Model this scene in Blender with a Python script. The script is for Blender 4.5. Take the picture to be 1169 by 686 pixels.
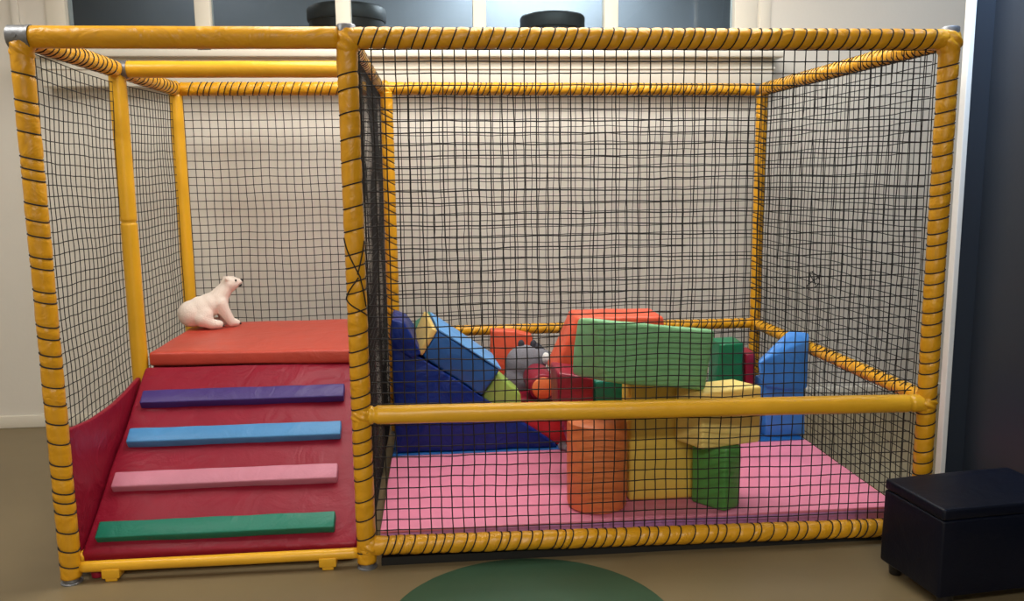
import bpy, bmesh, math, random
from mathutils import Vector, Matrix, noise
import numpy as np
for o in list(bpy.data.objects): bpy.data.objects.remove(o)
S = bpy.context.scene
COL = S.collection
# ------------------------------------------------------------------ camera
FPX = 950.1
PITCH, YAW, ROLL = 0.1488, 0.0882, -0.0117
CAM = np.array([0.2756, -2.80, 1.3572])
_fw = np.array([math.sin(YAW)*math.cos(PITCH), math.cos(YAW)*math.cos(PITCH), -math.sin(PITCH)])
_r = np.array([math.cos(YAW), -math.sin(YAW), 0.0]); _u = np.cross(_r, _fw)
_R = math.cos(ROLL)*_r + math.sin(ROLL)*_u
_U = -math.sin(ROLL)*_r + math.cos(ROLL)*_u
cd = bpy.data.cameras.new('camera'); cam = bpy.data.objects.new('camera', cd); COL.objects.link(cam)
cd.sensor_width = 36; cd.sensor_fit = 'HORIZONTAL'; cd.lens = FPX*36/1169
cd.clip_start = 0.05
cam.matrix_world = Matrix(((_R[0], _U[0], -_fw[0], CAM[0]), (_R[1], _U[1], -_fw[1], CAM[1]), (_R[2], _U[2], -_fw[2], CAM[2]), (0, 0, 0, 1)))
S.camera = cam
def at(u, v, Y):
    d = _fw + _R*(u-584.5)/FPX - _U*(v-343)/FPX
    q = CAM + d*(Y-CAM[1])/d[1]
    return Vector((float(q[0]), float(q[1]), float(q[2])))
# ------------------------------------------------------------------ light
S.view_settings.view_transform = 'Standard'; S.view_settings.look = 'None'
S.view_settings.exposure = 0.0; S.view_settings.gamma = 1.0; S.view_settings.use_curve_mapping = False
W = bpy.data.worlds.new('world'); S.world = W; W.use_nodes = True
W.node_tree.nodes['Background'].inputs[0].default_value = (0.5, 0.55, 0.65, 1)
W.node_tree.nodes['Background'].inputs[1].default_value = 0.05
def area(name, loc, size, power, col, aim=None, spread=180):
    l = bpy.data.lights.new(name, 'AREA'); l.shape = 'RECTANGLE'; l.size, l.size_y = size; l.energy = power; l.color = col
    l.spread = math.radians(spread)
    o = bpy.data.objects.new(name, l); COL.objects.link(o); o.location = loc
    if aim: o.rotation_euler = (Vector(aim)-Vector(loc)).to_track_quat('-Z', 'Y').to_euler()
    return o
WARM = (1.0, 0.975, 0.915)
area('overhead_light', (0.75, 0.6, 2.95), (2.6, 1.3), 84, WARM)
area('overhead_light', (-1.9, -0.3, 2.95), (1.2, 0.5), 29, WARM)
area('overhead_light', (0.3, -3.7, 2.95), (2.4, 0.6), 105, WARM)  # unseen front fill, placed to brighten the upright faces
area('corridor_light', (1.0, 2.9, 2.92), (1.0, 0.2), 46, (0.86, 0.94, 1.0))
area('corridor_light', (-1.2, 2.9, 2.92), (0.6, 0.2), 3, (0.95, 0.97, 1.0))  # extra fill added to lift the dark left panes
area('overhead_light', (3.2, 0.9, 2.92), (0.6, 0.4), 12, (0.78, 0.88, 1.0))  # added bluish fill for the back wall at right, standing in for daylight
area('overhead_light', (2.20, -0.1, 2.97), (0.1, 0.4), 17, (0.50, 0.70, 1.0), aim=(2.55, 0.1, 2.0), spread=60)  # blue accent added to brighten the top of the dark wall, no real fixture
# ------------------------------------------------------------------ helpers
def lin(c):
    c = c/255.0
    return c/12.92 if c <= 0.04045 else ((c+0.055)/1.055)**2.4
def material(name, rgb, rough=0.5, bump=0.0, bscale=30.0, mottle=0.0, mscale=6.0, metal=0.0, spec=0.5, wrinkle=0.0, coat=0.0):
    m = bpy.data.materials.new(name); m.use_nodes = True
    nt = m.node_tree; b = nt.nodes['Principled BSDF']
    c = tuple(lin(x) for x in rgb)+(1,)
    b.inputs['Base Color'].default_value = c; b.inputs['Roughness'].default_value = rough
    b.inputs['Metallic'].default_value = metal; b.inputs['Specular IOR Level'].default_value = spec
    b.inputs['Coat Weight'].default_value = coat; b.inputs['Coat Roughness'].default_value = 0.15
    tc = nt.nodes.new('ShaderNodeTexCoord')
    if mottle:
        n = nt.nodes.new('ShaderNodeTexNoise'); n.inputs['Scale'].default_value = mscale; n.inputs['Detail'].default_value = 5
        nt.links.new(tc.outputs['Object'], n.inputs['Vector'])
        r = nt.nodes.new('ShaderNodeValToRGB')
        r.color_ramp.elements[0].position = 0.3; r.color_ramp.elements[1].position = 0.7
        r.color_ramp.elements[0].color = tuple(x*(1-mottle) for x in c[:3])+(1,)
        r.color_ramp.elements[1].color = tuple(min(1, x*(1+mottle)) for x in c[:3])+(1,)
        nt.links.new(n.outputs['Fac'], r.inputs['Fac']); nt.links.new(r.outputs['Color'], b.inputs['Base Color'])
    prev = None
    for amt, sc, dist in ((bump, bscale, 0.004), (wrinkle, 7.0, 0.03)):
        if not amt: continue
        n = nt.nodes.new('ShaderNodeTexNoise'); n.inputs['Scale'].default_value = sc; n.inputs['Detail'].default_value = 3
        if dist > 0.01: n.inputs['Distortion'].default_value = 1.2
        nt.links.new(tc.outputs['Object'], n.inputs['Vector'])
        bp = nt.nodes.new('ShaderNodeBump'); bp.inputs['Strength'].default_value = amt; bp.inputs['Distance'].default_value = dist
        nt.links.new(n.outputs['Fac'], bp.inputs['Height'])
        if prev: nt.links.new(prev.outputs['Normal'], bp.inputs['Normal'])
        prev = bp
    if prev: nt.links.new(prev.outputs['Normal'], b.inputs['Normal'])
    return m
def vinyl(name, rgb, rough=0.42, wrinkle=0.25, spec=0.5): return material(name, rgb, rough, spec=spec, bump=0.15, bscale=120, wrinkle=wrinkle, mottle=0.05, mscale=9)
M = {}
M['yellow'] = vinyl('yellow_vinyl', (222, 160, 28), 0.36, 0.5)
M['yellow_pipe'] = vinyl('yellow_smooth_vinyl', (233, 175, 40), 0.32, 0.12)
M['cord'] = material('black_cord', (30, 27, 25), 0.8)
M['steel'] = material('galvanised_steel', (140, 142, 146), 0.45, bump=0.4, bscale=60, metal=0.7)
M['red'] = vinyl('red_vinyl', (140, 20, 44), 0.42, 0.3, 0.32)
M['orange_red'] = vinyl('orange_red_vinyl', (196, 72, 56), 0.40, 0.2)
M['bright_red'] = vinyl('bright_red_vinyl', (206, 40, 44), 0.42)
M['purple'] = vinyl('violet_vinyl', (66, 46, 118), 0.42)
M['pale_yellow'] = vinyl('pale_yellow_vinyl', (244, 216, 128), 0.5)
M['sky'] = vinyl('sky_blue_vinyl', (72, 140, 196), 0.42)
M['pink'] = vinyl('pink_vinyl', (200, 126, 146), 0.48)
M['mat_pink'] = vinyl('pink_mat_vinyl', (214, 126, 154), 0.55, 0.1)
M['lilac'] = vinyl('lilac_vinyl', (186, 128, 188), 0.5)
M['teal'] = vinyl('teal_green_vinyl', (10, 118, 96), 0.42)
M['navy'] = vinyl('navy_vinyl', (4, 36, 112), 0.34, 0.5, 0.28)
M['blue'] = vinyl('blue_vinyl', (22, 84, 150), 0.42)
M['bright_blue'] = vinyl('bright_blue_vinyl', (66, 138, 222), 0.42)
M['light_blue'] = vinyl('pale_blue_vinyl', (92, 154, 214), 0.42)
M['tan'] = vinyl('tan_vinyl', (214, 184, 108), 0.45)
M['lime'] = vinyl('lime_vinyl', (150, 182, 84), 0.42)
M['green'] = vinyl('green_vinyl', (124, 182, 128), 0.5)
M['leaf'] = vinyl('leaf_green_vinyl', (84, 150, 74), 0.45)
M['dark_green'] = vinyl('dark_green_vinyl', (18, 118, 78), 0.4)
M['maroon'] = vinyl('maroon_vinyl', (138, 18, 46), 0.4)
M['orange'] = vinyl('orange_vinyl', (222, 88, 58), 0.42)
M['terracotta'] = vinyl('terracotta_vinyl', (226, 126, 72), 0.5)
M['block_yellow'] = vinyl('block_yellow_vinyl', (226, 192, 84), 0.5)
M['bear'] = material('cream_white_fur', (240, 226, 214), 0.9, bump=0.8, bscale=180)
M['black'] = material('black_plastic', (18, 17, 18), 0.4)
M['grey_plush'] = material('grey_plush', (128, 128, 136), 0.95, bump=0.9, bscale=160, mottle=0.12, mscale=20)
M['dark_plush'] = material('dark_grey_plush', (62, 62, 70), 0.95, bump=0.9, bscale=160)
M['white_plush'] = material('white_plush', (228, 226, 224), 0.95, bump=0.9, bscale=160)
M['pouf'] = vinyl('navy_black_leather', (4, 9, 26), 0.45, 0.12, 0.25)
M['spot'] = material('green_floor_vinyl', (52, 84, 62), 0.5, bump=0.1, mottle=0.06)
M['floor'] = material('olive_vinyl_floor', (122, 107, 78), 0.42, bump=0.06, bscale=14, mottle=0.06, mscale=3)
M['wall'] = material('warm_white_paint', (226, 221, 211), 0.85, bump=0.12, bscale=60, mottle=0.02, mscale=2)
M['trim'] = material('white_gloss_paint', (232, 226, 212), 0.45)
M['navy_wall'] = material('dark_navy_paint', (40, 45, 52), 0.4, bump=0.06, bscale=40, mottle=0.05, mscale=3)
M['corridor'] = material('blue_grey_paint', (140, 144, 150), 0.8, mottle=0.04)
M['stool'] = material('charcoal_leather', (40, 44, 46), 0.5, bump=0.2, bscale=80)
M['board'] = material('black_board', (22, 20, 18), 0.7)
g = bpy.data.materials.new('window_glass'); g.use_nodes = True; nt = g.node_tree; nt.nodes.clear()
out = nt.nodes.new('ShaderNodeOutputMaterial'); mx = nt.nodes.new('ShaderNodeMixShader'); tr = nt.nodes.new('ShaderNodeBsdfTransparent'); gl = nt.nodes.new('ShaderNodeBsdfGlossy'); fr = nt.nodes.new('ShaderNodeFresnel')
tr.inputs['Color'].default_value = (0.85, 0.9, 0.92, 1); gl.inputs['Roughness'].default_value = 0.03; fr.inputs['IOR'].default_value = 1.5
nt.links.new(fr.outputs[0], mx.inputs[0]); nt.links.new(tr.outputs[0], mx.inputs[1]); nt.links.new(gl.outputs[0], mx.inputs[2]); nt.links.new(mx.outputs[0], out.inputs['Surface'])
M['glass'] = g

ORG = {}
def wloc(o): return ORG.get(o, Vector((0, 0, 0)))
def obj(name, bm, mat, parent=None, smooth=40, mods=None, base=None):
    """links one mesh object whose vertices were given in world space"""
    vs = [v.co for v in bm.verts]
    lo = Vector((min(v.x for v in vs), min(v.y for v in vs), min(v.z for v in vs)))
    hi = Vector((max(v.x for v in vs), max(v.y for v in vs), max(v.z for v in vs)))
    c = base or Vector(((lo.x+hi.x)/2, (lo.y+hi.y)/2, lo.z))
    bmesh.ops.translate(bm, verts=bm.verts, vec=-c)
    bmesh.ops.recalc_face_normals(bm, faces=bm.faces)
    me = bpy.data.meshes.new(name); bm.to_mesh(me); bm.free()
    me.materials.append(mat)
    if smooth:
        me.polygons.foreach_set('use_smooth', [True]*len(me.polygons))
        if smooth < 180: me.set_sharp_from_angle(angle=math.radians(smooth))
    o = bpy.data.objects.new(name, me); COL.objects.link(o)
    if parent: o.parent = parent; o.location = c-wloc(parent)
    else: o.location = c
    ORG[o] = c
    return o
def tag(o, label, cat, group=None):
    o['label'] = label; o['category'] = cat
    if group: o['group'] = group
    return o
def thing(name, loc, label, cat, group=None):
    o = bpy.data.objects.new(name, None); COL.objects.link(o); o.location = loc; o.empty_display_size = 0.05
    ORG[o] = Vector(loc); return tag(o, label, cat, group)
def struct(name, bm, mat, **k):
    o = obj(name, bm, mat, **k); o['kind'] = 'structure'; return o
def add_box(bm, lo, hi, bev=0.0, seg=2):
    r = bmesh.ops.create_cube(bm, size=1.0)
    vs = r['verts']
    for v in vs: v.co = Vector([lo[i]+(v.co[i]+0.5)*(hi[i]-lo[i]) for i in range(3)])
    if bev:
        es = list({e for v in vs for e in v.link_edges})
        bmesh.ops.bevel(bm, geom=es, offset=bev, segments=seg, profile=0.5, affect='EDGES')
    return bm
def box(lo, hi, bev=0.0, seg=2): return add_box(bmesh.new(), lo, hi, bev, seg)
def puff(bm, amp, scale, seed, cell=0.04):
    """cushion-like unevenness of a stuffed cover"""
    for _ in range(4):
        es = [e for e in bm.edges if e.calc_length() > cell*1.6]
        if not es: break
        bmesh.ops.subdivide_edges(bm, edges=es, cuts=1, use_grid_fill=True)
    bmesh.ops.triangulate(bm, faces=[f for f in bm.faces if len(f.verts) > 4])
    bm.normal_update()
    off = Vector((seed*3.1, seed*1.7, seed*0.9))
    mv = [(v, v.normal*(amp*noise.noise(v.co*scale+off))) for v in bm.verts]
    for v, d in mv: v.co += d
    return bm
def loft(front, back, bev=0.012, seg=3, amp=0.004, scale=7, seed=1.0):
    """a stuffed block between two matching outlines"""
    bm = bmesh.new()
    a = [bm.verts.new(p) for p in front]; b = [bm.verts.new(p) for p in back]; n = len(a)
    bm.faces.new(a); bm.faces.new(b[::-1])
    for i in range(n): bm.faces.new((a[i], b[i], b[(i+1) % n], a[(i+1) % n]))
    bmesh.ops.recalc_face_normals(bm, faces=bm.faces)
    if bev: bmesh.ops.bevel(bm, geom=list(bm.edges), offset=bev, segments=seg, profile=0.5, affect='EDGES')
    if amp: puff(bm, amp, scale, seed)
    return bm
def prism(front, dy, **k):
    front = [Vector(p) for p in front]
    return loft(front, [p+Vector((0, dy, 0)) for p in front], **k)
def add_tube(bm, pts, r, sides=6, cap=True):
    """sweeps a round section along points; r may be a number or a list"""
    pts = [Vector(p) for p in pts]; n = len(pts)
    rr = r if isinstance(r, (list, tuple)) else [r]*n
    t0 = (pts[1]-pts[0]).normalized()
    up = Vector((0, 0, 1)) if abs(t0.z) < 0.9 else Vector((1, 0, 0))
    nrm = t0.cross(up).normalized(); rings = []
    for i in range(n):
        t = (pts[min(i+1, n-1)]-pts[max(i-1, 0)])
        if t.length < 1e-9: t = t0
        t.normalize(); nrm = (nrm-t*nrm.dot(t)).normalized(); bn = t.cross(nrm)
        rings.append([bm.verts.new(pts[i]+(nrm*math.cos(2*math.pi*k/sides)+bn*math.sin(2*math.pi*k/sides))*rr[i]) for k in range(sides)])
    for i in range(n-1):
        for k in range(sides):
            bm.faces.new((rings[i][k], rings[i][(k+1) % sides], rings[i+1][(k+1) % sides], rings[i+1][k]))
    if cap: bm.faces.new(rings[0][::-1]); bm.faces.new(rings[-1])
    return bm
def lathe(prof, c, sides=40):
    """profile of (radius, height) turned about the vertical through c"""
    bm = bmesh.new(); rings = []
    for r, z in prof:
        rings.append([bm.verts.new((c[0]+r*math.cos(2*math.pi*k/sides), c[1]+r*math.sin(2*math.pi*k/sides), c[2]+z)) for k in range(sides)])
    for i in range(len(rings)-1):
        for k in range(sides): bm.faces.new((rings[i][k], rings[i][(k+1) % sides], rings[i+1][(k+1) % sides], rings[i+1][k]))
    bm.faces.new(rings[0][::-1]); bm.faces.new(rings[-1])
    return bm
def blob(balls, limbs, voxel=0.006):
    """soft body: balls (centre, radii) and limbs (p0, r0, p1, r1), fused later by a remesh"""
    bm = bmesh.new()
    for c, r in balls:
        q = bmesh.ops.create_icosphere(bm, subdivisions=3, radius=1.0)['verts']
        r = (r, r, r) if not isinstance(r, (tuple, list)) else r
        for v in q: v.co = Vector((c[0]+v.co.x*r[0], c[1]+v.co.y*r[1], c[2]+v.co.z*r[2]))
    for p0, r0, p1, r1 in limbs:
        p0, p1 = Vector(p0), Vector(p1)
        n = max(3, int((p1-p0).length/0.008))
        for i in range(n+1):
            t = i/n; q = bmesh.ops.create_icosphere(bm, subdivisions=2, radius=r0+(r1-r0)*t)['verts']
            for v in q: v.co += p0.lerp(p1, t)
    return bm
def fuse(o, voxel=0.006, it=6):
    m = o.modifiers.new('fuse', 'REMESH'); m.mode = 'VOXEL'; m.voxel_size = voxel; m.use_smooth_shade = True
    s = o.modifiers.new('soften', 'SMOOTH'); s.iterations = it; s.factor = 0.5
    return o
# ------------------------------------------------------------------ room
YB = 1.92      # face of the window wall
struct('floor', box((-4.2, -5.2, -0.1), (4.2, 4.0, 0.0)), M['floor'], smooth=0)
struct('ceiling', box((-4.2, -5.2, 3.0), (4.2, 4.0, 3.1)), M['wall'], smooth=0)
bm = bmesh.new()
X0, X1, Z0, Z1 = -1.66, 2.06, 2.03, 2.86
add_box(bm, (-4.2, YB, 0), (4.2, YB+0.16, Z0)); add_box(bm, (-4.2, YB, Z1), (4.2, YB+0.16, 3.0))
add_box(bm, (-4.2, YB, Z0), (X0, YB+0.16, Z1)); add_box(bm, (X1, YB, Z0), (4.2, YB+0.16, Z1))
struct('wall_back', bm, M['wall'], smooth=0)
struct('wall_left', box((-4.3, -5.2, 0), (-4.2, 4.0, 3.0)), M['wall'], smooth=0)
struct('wall_front', box((-4.2, -5.3, 0), (4.2, -5.2, 3.0)), M['wall'], smooth=0)
# dark navy wall with an inner corner beside the play cage
bm = bmesh.new(); add_box(bm, (2.290, 0.25, 0), (2.365, 0.28, 3.0)); add_box(bm, (2.365, -5.2, 0), (2.48, 0.28, 3.0))
struct('wall_right', bm, M['navy_wall'], smooth=0)
struct('trim_1', box((2.268, 0.246, 0), (2.290, 0.284, 3.0), 0.004), M['wall'], smooth=0)
bm = box((-4.2, YB-0.016, 0), (4.2, YB, 0.07), 0.005); struct('baseboard_back', bm, M['trim'])
struct('trim_2', box((-1.90, YB-0.018, 0.07), (-1.865, YB, 3.0), 0.006), M['wall'])
# window band
win = thing('window_1', (0.2, YB, Z0), '', ''); del win['label'], win['category']; win['kind'] = 'structure'
bm = bmesh.new()
yf0, yf1 = YB-0.012, YB+0.07
add_box(bm, (X0-0.07, yf0, Z0-0.012), (X1+0.11, yf1, Z0+0.03), 0.005)
add_box(bm, (X0-0.07, yf0, Z1-0.03), (X1+0.11, yf1, Z1+0.03), 0.005)
edges = [(X0-0.07, -1.632), (-0.977, -0.896), (-0.241, -0.162), (0.497, 0.569), (1.223, 1.301), (1.962, X1+0.03)]
for a, b in edges: add_box(bm, (a, yf0, Z0), (b, yf1, Z1), 0.006)
add_box(bm, (X1+0.045, yf0, Z0), (X1+0.11, yf1, Z1), 0.006)
obj('window_frame', bm, M['trim'], win)
for i in range(5):
    obj('pane', box((edges[i][1]-0.005, YB+0.03, Z0+0.02), (edges[i+1][0]+0.005, YB+0.036, Z1-0.02)), M['glass'], win, smooth=0)
obj('window_sill', box((-1.78, YB-0.16, 1.985), (2.20, YB+0.0, 2.018), 0.006), M['trim'], win)
bm = bmesh.new(); add_box(bm, (-1.74, YB-0.11, 1.84), (2.16, YB, 1.985), 0.006)
for zz in (1.93,): add_box(bm, (-1.745, YB-0.118, zz-0.006), (2.165, YB-0.1, zz+0.006), 0.004)
obj('sill_apron', bm, M['trim'], win)
# corridor seen through the panes
bm = bmesh.new(); add_box(bm, (-4.2, 3.3, 0), (4.2, 3.42, 3.0)); struct('wall_corridor', bm, M['corridor'], smooth=0)
struct('trim_3', box((-1.7, YB+0.165, 2.05), (2.1, 2.75, 2.10), 0.006), M['corridor'])
def stool(x0, x1, z1, y, label):
    c = ((x0+x1)/2, y, 2.10); r = (x1-x0)/2; h = z1-2.10
    t = thing('round_stool', c, label, 'stool')
    obj('seat_cushion', lathe([(r*0.4, h), (r*0.88, h), (r*0.96, h-0.006), (r, h-0.02), (r, h-0.075), (r*0.985, h-0.085)][::-1], c, 48), M['stool'], t)
    obj('drum_base', lathe([(r*0.94, 0.0), (r*0.95, 0.01), (r*0.95, h-0.088)], c, 48), M['black'], t)
    return t
stool(-0.455, 0.005, 2.345, 2.36, 'dark round stool behind the window mullion above the middle post')
stool(0.80, 1.19, 2.307, 2.36, 'dark round stool alone behind the fourth window pane')
# ------------------------------------------------------------------ play cage frame
XL, XR, D, DR, D2, H = -0.999, 2.037, 1.556, 1.66, 0.7915, 1.80
RP = 0.0335
frame = thing('play_cage', (0.5, 0.8, 0), 'large yellow padded pipe play cage hung with black netting, standing by the window wall', 'play cage')
rng = random.Random(7)
def axis_frame(p0, p1):
    d = (p1-p0); L = d.length; d = d/L
    up = Vector((0, 0, 1)) if abs(d.z) < 0.8 else Vector((0, 1, 0))
    a = d.cross(up).normalized(); b = a.cross(d).normalized()
    return d, a, b, L
def pipe(name, p0, p1, r=RP, lace=None, mat='yellow_pipe', seed=0, seams=(), jit=0.25, lean=1):
    """foam-padded pipe; lace = spacing of a cord wound round it, biting into the padding"""
    p0, p1 = Vector(p0), Vector(p1); d, a, b, L = axis_frame(p0, p1)
    rr = random.Random(seed+11)
    vert = abs(d.z) > 0.8; ph = math.pi/2 if vert else 0.2; start = math.radians(144 if vert else -126)
    turns = []
    if lace:
        s = 0.045
        while s < L-0.045:
            turns.append(s); s += lace*(1+rr.uniform(-jit, jit))
    sides = 28; step = 0.006 if lace or seams else 0.02; n = max(2, int(L/step)); bm = bmesh.new(); rings = []
    def turn_at(th, s):
        if not turns: return 1.0
        best = 9
        for q in turns:
            x = abs(s-(q+lean*0.35*lace*math.sin(th)))
            if x < best: best = x
        return best
    for i in range(n+1):
        s = L*i/n; c = p0+d*s; ring = []
        near = [q for q in turns if abs(q-s) < 0.06]
        for k in range(sides):
            th = 2*math.pi*k/sides
            q = r
            if near:
                x = min(abs(s-(w+lean*0.35*lace*math.sin(th+ph))) for w in near)
                q -= 0.0032*math.exp(-(x/0.006)**2)
                q += 0.0018*noise.noise(Vector((s*22, math.cos(th)*1.2+seed, math.sin(th)*1.2)))
            else:
                q += 0.0010*noise.noise(Vector((s*6, math.cos(th)+seed, math.sin(th))))
            for sm in seams: q -= 0.006*math.exp(-((s-sm)/0.005)**2)
            ring.append(bm.verts.new(c+(a*math.cos(th)+b*math.sin(th))*q))
        rings.append(ring)
    for i in range(n):
        for k in range(sides): bm.faces.new((rings[i][k], rings[i][(k+1) % sides], rings[i+1][(k+1) % sides], rings[i+1][k]))
    bm.faces.new(rings[0][::-1]); bm.faces.new(rings[-1])
    o = obj(name, bm, M[mat], frame, smooth=180)
    if lace:
        pts = []
        for i in range(len(turns)):
            q = turns[i]; nx = turns[i+1] if i+1 < len(turns) else q+lace
            for k in range(16):
                th = 2*math.pi*k/16 + start
                # most of each turn lies across the pipe, the step to the next turn is taken on the far side
                f = k/16; adv = 0 if f < 0.7 else (f-0.7)/0.3
                s = q+lean*0.35*lace*math.sin(th+ph)*(1 if f < 0.7 else 1-adv)+(nx-q)*adv*0.9
                s = min(max(s, 0.01), L-0.01)
                pts.append(p0+d*s+(a*math.cos(th)+b*math.sin(th))*(r-0.001))
        bm = bmesh.new(); add_tube(bm, pts, 0.0024, 5)
        obj('lacing_cord', bm, M['cord'], o, smooth=180)
    return o
def fitting(p, axes, r=0.036, ln=0.045):
    """galvanised clamp: a sleeve along every pipe that meets here"""
    bm = bmesh.new(); p = Vector(p)
    for ax in axes:
        ax = Vector(ax); add_tube(bm, [p-ax*0.03, p+ax*ln], r, 20)
        add_tube(bm, [p+ax*(ln-0.008), p+ax*ln], r+0.002, 20)
    add_tube(bm, [p+Vector((0, -r, 0)), p+Vector((0, -r-0.006, 0))], 0.007, 6)
    return obj('corner_fitting', bm, M['steel'], frame, smooth=35)
def foot(x, y):
    bm = lathe([(0.035, 0), (0.035, 0.004), (0.032, 0.006), (0.027, 0.007), (0.026, 0.028), (0.021, 0.03)], (x, y, 0), 24)
    return obj('foot_plate', bm, M['steel'], frame)
g0 = 0.02
# posts
pipe('post', (XL, 0, 0.02), (XL, 0, H-0.015), lace=0.058, mat='yellow', seed=1, jit=0.45, lean=0.4)
pipe('post', (0, 0, 0.02), (0, 0, H), lace=0.06, mat='yellow', seed=2, jit=0.4, lean=-0.4)
pipe('post', (XR, 0, 0.02), (XR, 0, H-0.01), lace=0.047, mat='yellow', seed=3, jit=0.2, lean=-0.5)
pipe('post', (XL, D2, 0.02), (XL, D2, H-0.02), seed=4, seams=(1.165,))
pipe('post', (XL, D, 0.02), (XL, D, H-0.02), seed=5, r=0.032)
pipe('post', (0.035, D-0.01, 0.02), (0.035, D-0.01, H-0.02), lace=0.05, mat='yellow', seed=6, r=0.032, jit=0.5)
pipe('post', (XR, DR, 0.02), (XR, DR, H-0.02), lace=0.04, mat='yellow', seed=7, r=0.03, jit=0.4)
for x, y in ((XL, 0), (0, 0), (XR, 0), (XL, D2), (XL, D), (0.035, D-0.01), (XR, DR)): foot(x, y)
# top rails
pipe('top_rail', (XL+0.03, 0, H), (-0.025, 0, H), mat='yellow', seed=8, r=0.0345)
pipe('top_rail', (0.0, 0, H), (XR-0.02, 0, H), lace=0.0395, mat='yellow', seed=9, jit=0.15, r=0.0345)
pipe('top_rail', (XL+0.02, D2, H), (-0.02, D2, H), seed=10)
pipe('top_rail', (XL+0.03, D, H), (-0.03, D, H), lace=0.035, mat='yellow', seed=11)
pipe('top_rail', (0.03, D, H), (XR-0.03, DR, H), lace=0.036, mat='yellow', seed=12, r=0.032)
pipe('top_rail', (XL, 0.03, H), (XL, D2-0.03, H), lace=0.04, mat='yellow', seed=13)
pipe('top_rail', (XL, D2+0.03, H), (XL, D-0.03, H), lace=0.05, mat='yellow', seed=14)
pipe('top_rail', (0, 0.03, H), (0, D-0.03, H), lace=0.045, mat='yellow', seed=15, r=0.03)
pipe('top_rail', (XR, 0.03, H), (XR, DR-0.03, H), lace=0.036, mat='yellow', seed=16)
# guard rails and bottom rails
pipe('guard_rail', (0.025, 0, 0.551), (XR-0.02, 0, 0.521), r=0.0325, seed=17, seams=(0.02, 1.945))
pipe('guard_rail', (0.03, D, 0.548), (XR-0.03, DR, 0.525), lace=0.045, mat='yellow', seed=18, r=0.028)
pipe('guard_rail', (XR, 0.03, 0.535), (XR, DR-0.03, 0.525), lace=0.05, mat='yellow', seed=19, r=0.029)
pipe('bottom_rail', (0.02, 0, 0.077), (XR-0.02, 0, 0.046), lace=0.04, mat='yellow', seed=20, jit=0.35)
pipe('bottom_rail', (XL+0.03, 0.005, 0.050), (-0.03, 0.005, 0.050), r=0.019, seed=21)
pipe('bottom_rail', (XL, 0.03, 0.06), (XL, D-0.03, 0.06), r=0.028, seed=22)
pipe('bottom_rail', (XR, 0.03, 0.04), (XR, DR-0.03, 0.04), r=0.026, seed=23)
pipe('bottom_rail', (XL+0.03, D, 0.06), (XR-0.03, DR, 0.06), r=0.028, seed=24)
# flat yellow brackets under the ramp rail
for x in (-0.865, -0.135):
    bm = bmesh.new(); add_box(bm, (x-0.03, -0.018, 0.012), (x+0.03, 0.03, 0.045), 0.004)
    add_box(bm, (x-0.02, -0.014, 0.0), (x+0.02, 0.026, 0.014), 0.003)
    obj('rail_bracket', bm, M['yellow_pipe'], frame)
o = obj('end_cap', lathe([(0.012, 0), (0.02, 0.004), (0.022, 0.02), (0.018, 0.032), (0.01, 0.036)], (-0.925, 0.03, 0.0), 20), M['red'], frame); o['label'] = 'small red end cap under the ramp'
# visible steel clamps
fitting((XL, 0, H), ((1, 0, 0),), 0.0365, 0.035); fitting((XL, D2, H), ((1, 0, 0),), 0.0345, 0.045)
for x in (0.0, XR):
    obj('corner_fitting', lathe([(0.030, 0), (0.030, 0.030), (0.027, 0.034), (0.012, 0.036)], (x, 0, H+0.008), 24), M['steel'], frame)
fitting((XR, DR, H), ((-1, 0, 0),), 0.034, 0.05)
# bunched vinyl sleeves at the corners
def sleeve(p, r, seed, ax=(0, 0, 1), ln=0.05):
    bm = bmesh.new(); q = bmesh.ops.create_icosphere(bm, subdivisions=4, radius=1.0)['verts']
    ax = Vector(ax)
    for v in q:
        k = 1+0.10*math.sin(v.co.z*9+v.co.x*5+seed)*(1-abs(v.co.z))+0.06*noise.noise(v.co*3+Vector((seed, 0, 0)))
        v.co = Vector(p)+Vector((v.co.x*r*k, v.co.y*r*k, v.co.z*ln*k))
    return obj('corner_sleeve', bm, M['yellow'], frame, smooth=180)
sleeve((0.003, 0, H-0.012), 0.0405, 1, ln=0.055); sleeve((XR-0.002, 0, H-0.012), 0.0405, 4, ln=0.055); sleeve((XL+0.002, 0, H-0.035), 0.037, 2, ln=0.05)
sleeve((XR, DR, H-0.02), 0.036, 3); sleeve((XL, D, H-0.01), 0.035, 5); sleeve((0.03, D-0.005, H-0.01), 0.036, 6); sleeve((0.01, 0, 0.077), 0.038, 7, ln=0.04)
sleeve((0.005, 0, 0.551), 0.0385, 8, ln=0.035); sleeve((XR-0.005, 0, 0.521), 0.0385, 9, ln=0.035)
# dark underframe carrying the mats
bm = bmesh.new(); add_box(bm, (0.05, 0.0, 0.0), (XR-0.05, 0.03, 0.03)); add_box(bm, (0.06, 0.03, 0.0), (XR-0.05, 0.13, 0.05)); add_box(bm, (0.06, 0.8, 0.0), (XR-0.05, 0.84, 0.056)); add_box(bm, (0.06, 1.42, 0.0), (XR-0.05, 1.46, 0.056))
add_box(bm, (0.06, 0.13, 0.036), (XR-0.05, 1.46, 0.058))
obj('base_board', bm, M['board'], frame, smooth=0)
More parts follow.
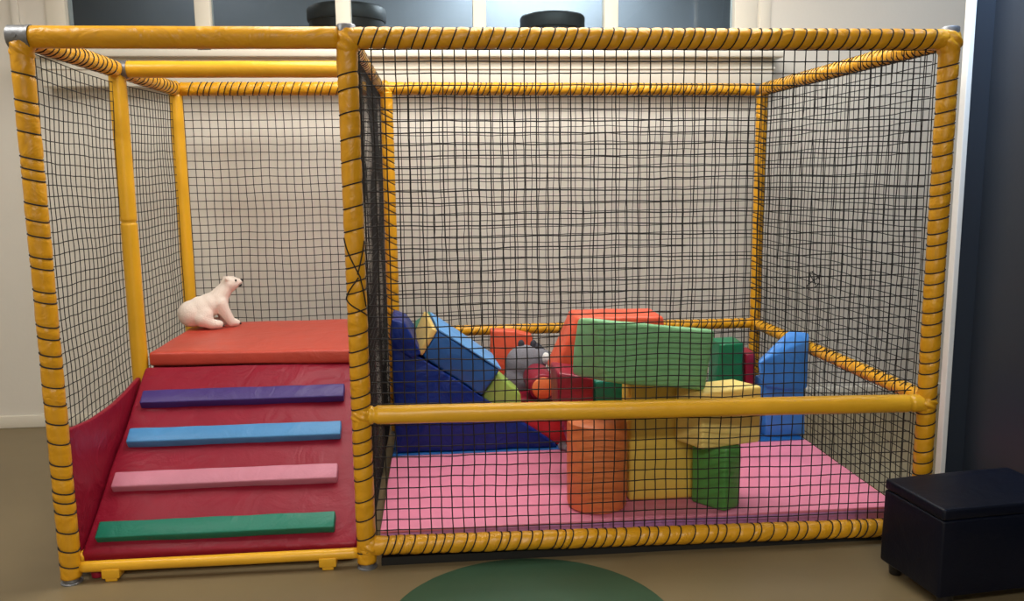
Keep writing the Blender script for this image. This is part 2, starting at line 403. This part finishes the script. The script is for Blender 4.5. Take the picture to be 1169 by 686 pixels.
# nets
def net(P00, P10, P11, P01, cell, seed, amp=0.006, bulge=0.0, r=0.0019, sag=0.0):
    P00, P10, P11, P01 = map(Vector, (P00, P10, P11, P01))
    nu = round((P10-P00).length/cell); nv = round((P01-P00).length/cell)
    nrm = (P10-P00).cross(P01-P00).normalized(); ud = (P10-P00).normalized(); vd = (P01-P00).normalized()
    bm = bmesh.new(); sd = Vector((seed*5.3, seed*2.1, seed))
    def pt(u, v):
        p = (P00*(1-u)+P10*u)*(1-v)+(P01*(1-u)+P11*u)*v
        e = min(1.0, 6*min(u, 1-u, v, 1-v)+0.25)
        q = Vector((u*nu*0.16, v*nv*0.16, 0))+sd; h = Vector((u*nu*0.6, v*nv*0.6, 3))+sd
        du = amp*noise.noise(q)+0.35*amp*noise.noise(h); dv = amp*noise.noise(q+Vector((9, 4, 1)))+0.35*amp*noise.noise(h+Vector((3, 8, 2)))
        dn = 1.5*amp*noise.noise(q*0.7+Vector((1, 7, 5)))
        return p+(ud*du+vd*dv+nrm*dn)*e+nrm*bulge*math.sin(math.pi*u)*math.sin(math.pi*v)-Vector((0, 0, sag*math.sin(math.pi*u)*(v if v < .9 else 1)))
    for i in range(nu+1): add_tube(bm, [pt(i/nu, j/(nv*1.5)) for j in range(int(nv*1.5)+1)], r, 4, False)
    for j in range(nv+1): add_tube(bm, [pt(i/(nu*1.5), j/nv) for i in range(int(nu*1.5)+1)], r, 4, False)
    # knots
    return obj('safety_net', bm, M['cord'], frame, smooth=180)
net((0.036, 0.02, 0.085), (XR-0.036, 0.02, 0.06), (XR-0.036, 0.02, H-0.032), (0.036, 0.02, H-0.032), 0.0385, 1, 0.007, 0.01, r=0.0021)
net((XL+0.03, D+0.015, 0.08), (0.0, D+0.015, 0.08), (0.0, D+0.015, H-0.03), (XL+0.03, D+0.015, H-0.03), 0.040, 2, 0.006, 0.0)
net((0.02, D+0.02, 0.08), (XR-0.03, DR+0.015, 0.08), (XR-0.03, DR+0.015, H-0.03), (0.02, D+0.02, H-0.03), 0.040, 3, 0.009, 0.0)
net((XL-0.02, 0.03, 0.08), (XL-0.02, D+0.01, 0.08), (XL-0.01, D+0.01, H-0.034), (XL-0.01, 0.03, H-0.034), 0.0385, 4, 0.009, -0.012, r=0.0017, sag=0.02)
net((XR-0.012, 0.035, 0.08), (XR-0.012, DR-0.03, 0.08), (XR-0.012, DR-0.03, H-0.034), (XR-0.012, 0.035, H-0.034), 0.0385, 5, 0.008, 0.0, r=0.0018)
net((0.012, 0.035, 0.08), (0.004, D-0.03, 0.08), (0.004, D-0.03, H-0.034), (0.012, 0.035, H-0.034), 0.0385, 6, 0.010, 0.0, r=0.0015)
bm = bmesh.new()
for (a0, z0, a1, z1) in ((-160, 1.16, -60, 1.03), (-20, 1.15, -75, 1.04), (-62, 1.035, -25, 0.93), (-70, 1.03, -165, 0.955), (-160, 0.955, -20, 0.90)):
    add_tube(bm, [(0.0350*math.cos(math.radians(a0+(a1-a0)*k/10)), 0.0350*math.sin(math.radians(a0+(a1-a0)*k/10)), z0+(z1-z0)*k/10) for k in range(11)], 0.0024, 5)
obj('knotted_cord', bm, M['cord'], frame, smooth=180)
kp = Vector((XR-0.016, 0.92, 0.875)); pts = []
for k in range(40):
    t = k/39; pts.append(kp+Vector((0.006*math.sin(t*23), 0.05*math.sin(t*17+1)*(0.4+t), 0.045*math.cos(t*13)*(0.5+0.5*t)-0.03*t)))
bm = bmesh.new(); add_tube(bm, pts, 0.0024, 5); obj('mending_thread', bm, M['board'], frame, smooth=180)
# ------------------------------------------------------------------ ramp, platform, side pad
ramp = thing('climbing_ramp', (-0.5, 0.4, 0.05), 'red padded climbing ramp with four coloured grip bars, inside the left bay', 'ramp')
SL = Vector((0, 0.71, 0.495)).normalized(); NL = Vector((0, -SL.z, SL.y))
fr_ = [(-0.981, 0.042, 0.079), (-0.966, 0.757, 0.578), (-0.966, 0.762, 0.03), (-0.981, 0.05, 0.03)]
bk_ = [(-0.036, 0.042, 0.071), (-0.06, 0.757, 0.572), (-0.06, 0.762, 0.03), (-0.036, 0.05, 0.03)]
obj('ramp_body', loft([Vector(p) for p in fr_], [Vector(p) for p in bk_], bev=0.012, amp=0.004, scale=5, seed=3), M['red'], ramp)
def grip(y, z, mat, x0, x1, label, seed):
    p = Vector((0, y, z)); w, t = 0.068, 0.036
    a = [p-NL*0.004, p+NL*t, p+NL*t+SL*w, p+SL*w-NL*0.004]
    o = obj('grip_bar', loft([q+Vector((x0, 0, 0)) for q in a], [q+Vector((x1, 0, 0)) for q in a], bev=0.006, amp=0.003, scale=9, seed=seed), M[mat], ramp)
    o['label'] = label
grip(0.573, 0.447, 'purple', -0.932, -0.124, 'violet grip bar', 1); grip(0.415, 0.336, 'sky', -0.936, -0.124, 'sky blue grip bar', 2)
grip(0.250, 0.2193, 'pink', -0.940, -0.123, 'pink grip bar', 3); grip(0.078, 0.099, 'teal', -0.940, -0.118, 'green grip bar', 4)
plat = thing('padded_platform', (-0.5, 1.1, 0), 'raised orange-red padded platform at the top of the ramp', 'platform')
obj('deck_pad', loft([Vector(p) for p in ((-0.955, 0.775, 0.576), (-0.05, 0.735, 0.570), (-0.05, 0.735, 0.630), (-0.955, 0.775, 0.634))],
                     [Vector(p) for p in ((-0.955, 1.515, 0.576), (-0.05, 1.515, 0.576), (-0.05, 1.515, 0.632), (-0.955, 1.515, 0.634))], bev=0.012, amp=0.004, scale=4, seed=5), M['orange_red'], plat)
bm = box((-0.95, 0.80, 0.0), (-0.06, 1.50, 0.572), 0.006); obj('deck_box', bm, M['red'], plat)
n = 10; f1 = []
for k in range(n+1):
    t = k/n; f1.append(Vector((-0.984, 0.045+0.70*t, 0.525-0.03*math.sin(math.pi*t)+0.012*t)))
bm = bmesh.new()
top = f1; prof = top+[Vector((-0.984, 0.745, 0.03)), Vector((-0.984, 0.045, 0.03))]
bm = loft(prof, [p+Vector((-0.020, 0, 0)) for p in prof], bev=0.007, amp=0.003, scale=8, seed=8)
tag(obj('side_pad', bm, M['red'], smooth=60), 'thin upright red pad along the left net beside the ramp', 'pad')
# ------------------------------------------------------------------ floor mats in the right bay
pm = thing('floor_mat', (1.0, 0.45, 0.058), 'pink play mat with lilac front edge inside the right bay', 'mat')
bm = box((0.045, 0.048, 0.098), (1.985, 0.852, 0.110), 0.005); puff(bm, 0.002, 5, 2, 0.08); obj('top_cover', bm, M['mat_pink'], pm)
o = obj('side_band', box((0.046, 0.049, 0.058), (1.984, 0.851, 0.101), 0.004), M['lilac'], pm); o['label'] = 'lilac side band'
bm = box((0.045, 0.858, 0.058), (1.985, 1.50, 0.112), 0.01); puff(bm, 0.002, 5, 4, 0.08)
tag(obj('floor_mat', bm, M['blue']), 'dark blue play mat behind the pink mat, showing beside the bright blue block', 'mat')
# ------------------------------------------------------------------ soft blocks
GB = 'soft play blocks heaped in the right bay'
def block(name, label, cat, bm, mat, **k): return tag(obj(name, bm, M[mat], **k), label, cat, GB)
def out(Y, *uv): return [at(u, v, Y) for u, v in uv]
def upright(x0, x1, y0, y1, z1, z0=0.111, shift=0.0, **k):
    """standing block, its rear shifted sideways"""
    f = [Vector((x0, y0, z0)), Vector((x1, y0, z0)), Vector((x1, y0, z1)), Vector((x0, y0, z1))]
    b = [Vector((p.x+shift, y1, p.z)) for p in f]
    return loft(f, b, **k)
# orange drum in front
c = (0.857, 0.198, 0.111)
bm = lathe([(0.100, 0), (0.109, 0.004), (0.113, 0.014), (0.114, 0.15), (0.113, 0.318), (0.110, 0.331), (0.098, 0.34), (0.05, 0.34)], c, 56)
block('drum_block', 'terracotta orange upright drum standing on the pink mat at the front', 'soft block', bm, 'terracotta')
# tall yellow block, yellow cube, green base
block('tall_block', 'tall ochre yellow block standing between orange drum and leaf green block', 'soft block', upright(0.985, 1.240, 0.21, 0.36, 0.594, shift=0.0, seed=2), 'block_yellow')
f = [Vector((1.218, 0.172, 0.111)), Vector((1.312, 0.058, 0.111)), Vector((1.386, 0.105, 0.111)), Vector((1.400, 0.26, 0.111)), Vector((1.30, 0.30, 0.111))]
block('wedge_block', 'leaf green block standing under the yellow cube', 'soft block', loft(f, [p+Vector((0, 0, 0.243)) for p in f], bev=0.012, seed=3), 'leaf')
cA = at(803, 442, 0.055); cB = at(771, 442, 0.185); cC = at(870, 442, 0.12)
f = [Vector((p.x, p.y, 0.356)) for p in (cA, cC, cB+cC-cA, cB)]
block('cube_block', 'pale yellow cube resting on the leaf green block', 'soft block', loft(f, [Vector((p.x, p.y, 0.573)) for p in f], bev=0.010, amp=0.002, seed=4), 'pale_yellow')
# big green slab
f = out(0.06, (680, 364), (817, 377), (805, 446), (690, 437)); b = out(0.255, (658, 362), (801, 376), (791, 438), (652, 428))
slab = block('slab_block', 'long pale green slab tilted across the yellow blocks, topmost of the heap', 'soft block', loft(f, b, bev=0.016, amp=0.006, seed=5), 'green')
# maroon and teal blocks behind the drum
MQ = [Vector((0.845, 0.385, 0.113)), Vector((0.880, 0.385, 0.113)), Vector((0.880, 0.385, 0.56)), Vector((0.735, 0.385, 0.585)), Vector((0.737, 0.385, 0.43))]
block('tall_block', 'maroon block behind the orange drum, left of the teal block', 'soft block', loft(MQ, [p+Vector((0, 0.21, 0)) for p in MQ], seed=6), 'maroon')
block('tall_block', 'teal block wedged between the maroon block and the tall yellow block', 'soft block', upright(0.884, 1.035, 0.39, 0.60, 0.545, seed=7), 'teal')
# orange wedge behind the slab
f = out(0.64, (659, 362), (758, 361), (775, 440), (690, 440), (632, 427)); b = [p+Vector((0.0, 0.22, 0)) for p in f]
for q in (f, b):
    q[2].z = q[3].z = 0.113
block('wedge_block', 'bright orange wedge with sloping left side behind the green slab', 'soft block', loft(f, b, bev=0.014, seed=8), 'orange')
# dark green and maroon blocks behind the yellow cube
f = out(0.95, (822, 393), (849, 391), (849, 437), (806, 437)); f[2].z = f[3].z = 0.113; f[3].x = f[0].x-0.03
block('tall_block', 'dark green block peeping out behind the pale yellow cube', 'soft block', loft(f, [p+Vector((0.01, 0.16, 0)) for p in f], bev=0.01, seed=9), 'dark_green')
f = out(0.97, (851, 404), (863, 403), (863, 437), (851, 437)); f[2].z = f[3].z = 0.113
block('tall_block', 'narrow maroon block beside the dark green block, behind the yellow cube', 'soft block', loft(f, [p+Vector((0.01, 0.14, 0)) for p in f], bev=0.008, seed=10), 'maroon')
# bright blue angular block
def hull(bm, pts, bev=0.008):
    t = bmesh.new(); vs = [t.verts.new(p) for p in pts]
    r = bmesh.ops.convex_hull(t, input=vs)
    bmesh.ops.delete(t, geom=[e for e in set(r['geom_interior']+r['geom_unused']) if isinstance(e, bmesh.types.BMVert)], context='VERTS')
    bmesh.ops.dissolve_limit(t, angle_limit=math.radians(4), verts=t.verts, edges=t.edges)
    bmesh.ops.bevel(t, geom=list(t.edges), offset=bev, segments=2, profile=0.5, affect='EDGES')
    puff(t, 0.003, 8, 3)
    me = bpy.data.meshes.new('tmp'); t.to_mesh(me); t.free(); bm.from_mesh(me); bpy.data.meshes.remove(me)
    return bm
bm = bmesh.new()
lo_ = out(0.90, (874, 500), (919, 500), (919, 436), (874, 436)); lo_[0].z = lo_[1].z = 0.113
hull(bm, lo_+[p+Vector((0.0, 0.14, 0)) for p in lo_])
hull(bm, out(0.86, (866, 414), (868, 434), (874, 442)) + out(0.90, (905, 392), (900, 446), (921, 445), (923, 388)) + out(0.94, (901, 377), (924, 379), (920, 436)) + out(1.06, (866, 410), (876, 436)))
block('angular_block', 'bright blue angular block with a pointed overhang by the right net', 'soft block', bm, 'bright_blue')
# navy slide wedge
nw = thing('slide_wedge', (0.4, 1.0, 0.112), 'large shiny navy wedge sloping down from the middle post', 'soft block', GB)
f = out(0.872, (441, 515), (636, 513), (634, 506), (478, 407), (441, 382)); f[0].z = f[1].z = 0.113; f[2].z = 0.128
for p in f: p.x = max(p.x, 0.062)
obj('wedge_body', prism(f, 0.27, bev=0.008, amp=0.009, scale=9, seed=12), M['navy'], nw)
f = out(0.862, (439, 398), (441, 370), (447, 364), (462, 368), (469, 382), (481, 404), (470, 409), (455, 402))
for p in f: p.x = max(p.x, 0.058)
bm = prism(f, 0.26, bev=0.01, amp=0.014, scale=12, seed=13); obj('padded_lip', bm, M['navy'], nw)
# blue cuboid on the slope, tan end
bc = thing('long_block', (0.36, 0.98, 0.5), 'blue oblong block with a tan end lying on the navy slope', 'soft block', GB)
f = out(0.88, (500, 378), (571, 423), (550, 452), (483, 407)); b = out(1.10, (490, 358), (561, 406), (541, 440), (473, 396))
obj('block_body', loft(f, b, bev=0.012, seed=14), M['blue'], bc)
tv = (f[1]-f[0]).normalized(); fa = [f[0]-tv*0.028, f[0]-tv*0.002, f[3]-tv*0.002, f[3]-tv*0.028]
ba = [b[0]-tv*0.028, b[0]-tv*0.002, b[3]-tv*0.002, b[3]-tv*0.028]
o = obj('end_panel', loft(fa, ba, bev=0.008, amp=0.002), M['tan'], bc); o['label'] = 'tan end panel'
nv_ = (f[0]-f[3]).normalized()
fa = [f[0]+nv_*0.002, f[1]+nv_*0.002, f[1]+nv_*0.012, f[0]+nv_*0.012]; ba = [b[0]+nv_*0.002, b[1]+nv_*0.002, b[1]+nv_*0.012, b[0]+nv_*0.012]
o = obj('top_panel', loft(fa, ba, bev=0.005, amp=0.002), M['light_blue'], bc); o['label'] = 'pale blue top panel'
# teal block behind
f = out(1.2, (464, 388), (472, 375), (490, 362), (500, 380), (500, 440), (464, 440)); f[4].z = f[5].z = 0.115
block('tall_block', 'teal block showing between the navy wedge and the blue oblong block', 'soft block', prism(f, 0.2, bev=0.01, seed=15), 'teal')
# lime block
f = out(0.90, (568, 427), (594, 450), (596, 484), (549, 456))
block('wedge_block', 'lime green pointed block at the lower end of the blue oblong block', 'soft block', prism(f, 0.14, bev=0.01, seed=16), 'lime')
# red low block, drum and plush
f = [Vector((0.52, 1.155, 0.113)), Vector((0.90, 1.155, 0.113)), Vector((0.90, 1.155, 0.272)), Vector((0.52, 1.155, 0.272))]
block('low_block', 'red block low down behind the tip of the navy wedge', 'soft block', prism(f, 0.27, bev=0.012, seed=17), 'red')
f = out(0.90, (587, 476), (637, 509), (650, 503), (650, 468), (604, 466)); f[1].z = f[2].z = 0.113
block('wedge_block', 'red block leaning on the lower tip of the navy wedge, beside the orange drum', 'soft block', prism(f, 0.12, bev=0.008, seed=19), 'bright_red')
dr = thing('drum_block', (0.75, 1.15, 0.283), 'small maroon drum with an orange end face lying left of the maroon block', 'soft block', GB)
def rod(p0, p1, r, bev):
    bm = bmesh.new(); p0, p1 = Vector(p0), Vector(p1); d = (p1-p0).normalized(); L = (p1-p0).length
    add_tube(bm, [p0, p0+d*bev*0.4, p0+d*bev, p0+d*L*0.5, p1-d*bev, p1-d*bev*0.4, p1], [r-bev, r-bev*0.4, r, r, r, r-bev*0.4, r-bev], 36)
    return bm
pA = at(620, 441, 1.05); pB = at(612, 424, 1.25); pA.z = 0.283+0.068; pB.z = pA.z+0.01
obj('drum_side', rod(pA, pB, 0.068, 0.008), M['maroon'], dr)
dd = (pA-pB).normalized()
o = obj('end_face', rod(pA+dd*0.012, pA-dd*0.004, 0.054, 0.006), M['terracotta'], dr); o['label'] = 'orange end face'
f = out(1.45, (560, 377), (588, 378), (608, 383), (612, 440), (560, 440)); f[3].z = f[4].z = 0.115
block('tall_block', 'orange block at the back, left of the grey plush toy', 'soft block', prism(f, 0.08, bev=0.01, seed=18), 'orange')
pl = thing('plush_toy', (0.69, 1.2, 0.283), 'grey plush animal slumped between the orange block and the maroon drum', 'plush toy')

def C3(du, dv, dy=0): return at(598+du, 418+dv, 1.34+dy)
o = obj('body', blob([(C3(-5, 14), (0.085, 0.05, 0.080)), (C3(1, -4), (0.100, 0.055, 0.095)), (C3(18, -10), (0.05, 0.045, 0.05))], [(C3(12, 0), 0.05, C3(24, -12), 0.032)]), M['grey_plush'], pl, smooth=180); fuse(o, 0.008)
for du, dv in ((-3, -25), (11, -25)):
    o = obj('ear', blob([(C3(du, dv), (0.017, 0.012, 0.024))], []), M['dark_plush'], pl, smooth=180)
o = obj('muzzle', blob([(C3(25, -9, -0.03), (0.024, 0.02, 0.030))], []), M['white_plush'], pl, smooth=180); o['label'] = 'white muzzle'
o = obj('arm', blob([], [(C3(14, -22, 0.01), 0.026, C3(36, -4, 0.03), 0.018)]), M['dark_plush'], pl, smooth=180); fuse(o, 0.007)
# tiny grey toy at the wedge's tip
sm = blob([((0.822, 0.84, 0.130), (0.022, 0.018, 0.018)), ((0.838, 0.825, 0.124), (0.016, 0.014, 0.013)), ((0.812, 0.83, 0.146), 0.008), ((0.830, 0.835, 0.146), 0.008)], [])
o = tag(obj('small_toy', sm, M['grey_plush'], smooth=180), 'tiny grey toy on the mat at the tip of the navy wedge', 'toy'); fuse(o, 0.004, 2)
# ------------------------------------------------------------------ polar bear toy
BX = Vector((-0.928, 1.33, 0.636)); ang = math.radians(24)
def L3(x, y, z):
    x *= 0.86; z *= 0.93
    return Vector((BX.x+x*math.cos(ang)-y*math.sin(ang), BX.y+x*math.sin(ang)+y*math.cos(ang), BX.z+z))
bear = thing('polar_bear_toy', BX, 'white polar bear toy sitting on the platform with its head raised', 'toy')
bb = blob([(L3(0.0, 0, 0.080), 0.066), (L3(0.05, 0, 0.098), 0.066), (L3(0.10, 0, 0.118), 0.060), (L3(0.145, 0, 0.142), 0.053), (L3(0.05, -0.045, 0.065), (0.05, 0.035, 0.052)), (L3(0.05, 0.045, 0.065), (0.05, 0.035, 0.052)),
           (L3(0.214, 0, 0.222), 0.041), (L3(0.228, 0, 0.226), 0.036), (L3(-0.064, 0, 0.085), 0.014), (L3(0.195, -0.030, 0.253), 0.011), (L3(0.195, 0.030, 0.253), 0.011)],
          [(L3(0.145, 0, 0.150), 0.048, L3(0.205, 0, 0.212), 0.035), (L3(0.225, 0, 0.224), 0.030, L3(0.268, 0, 0.230), 0.019),
           (L3(0.15, -0.034, 0.125), 0.036, L3(0.185, -0.038, 0.06), 0.026), (L3(0.185, -0.038, 0.06), 0.026, L3(0.205, -0.038, 0.024), 0.023), (L3(0.205, -0.038, 0.022), 0.022, L3(0.236, -0.038, 0.018), 0.018),
           (L3(0.15, 0.034, 0.125), 0.036, L3(0.175, 0.04, 0.06), 0.026), (L3(0.175, 0.04, 0.06), 0.026, L3(0.19, 0.04, 0.024), 0.023), (L3(0.19, 0.04, 0.022), 0.022, L3(0.22, 0.04, 0.018), 0.018),
           (L3(0.045, -0.055, 0.055), 0.036, L3(0.09, -0.06, 0.028), 0.027), (L3(0.09, -0.06, 0.026), 0.026, L3(0.135, -0.062, 0.021), 0.021),
           (L3(0.045, 0.055, 0.055), 0.036, L3(0.09, 0.06, 0.028), 0.027), (L3(0.09, 0.06, 0.026), 0.026, L3(0.135, 0.062, 0.021), 0.021)])
o = fuse(obj('body', bb, M['bear'], bear, smooth=180), 0.006, 5)
o = obj('nose', blob([(L3(0.282, 0, 0.238), (0.009, 0.011, 0.009))], []), M['black'], bear, smooth=180); o['label'] = 'black nose'
o = obj('mouth', blob([(L3(0.272, 0, 0.212), (0.013, 0.012, 0.007))], []), M['black'], bear, smooth=180)
for s in (-1, 1): obj('eye', blob([(L3(0.245, s*0.030, 0.243), 0.005)], []), M['black'], bear, smooth=180)
for x, y in ((0.153, -0.062), (0.253, -0.038), (0.237, 0.04)):
    obj('claws', blob([(L3(x, y-0.010, 0.012), 0.005), (L3(x+0.002, y, 0.012), 0.005), (L3(x, y+0.010, 0.012), 0.005)], []), M['black'], bear, smooth=180)
# ------------------------------------------------------------------ floor spot and pouf
bm = lathe([(0.452, 0.0), (0.452, 0.002), (0.448, 0.004), (0.2, 0.004)], (0.53, -0.456, 0), 96)
tag(obj('round_mat', bm, M['spot']), 'thin round dark green mat on the floor in front of the cage', 'mat')
pf = thing('cube_pouf', (1.98, -0.42, 0), 'low navy-black leather pouf on short feet by the right post', 'pouf')
a = [Vector(p) for p in ((1.757, -0.235, 0.045), (1.792, -0.515, 0.045), (2.27, -0.47, 0.045), (2.235, -0.18, 0.045))]
bm = loft(a, [p+Vector((0, 0, 0.252)) for p in a], bev=0.008, amp=0.003, seed=21); obj('pouf_body', bm, M['pouf'], pf)
ctr = sum(a, Vector())/4; e = [ctr+(p-ctr)*1.0 for p in a]
bm = loft([p+Vector((0, 0, 0.252)) for p in e], [p+Vector((0, 0, 0.290)) for p in e], bev=0.009, amp=0.003, seed=22); obj('seat_cushion', bm, M['pouf'], pf)
for p in a:
    q = ctr+(p-ctr)*0.82
    obj('foot', lathe([(0.019, 0), (0.021, 0.004), (0.025, 0.05)], (q.x, q.y, 0), 18), M['black'], pf)
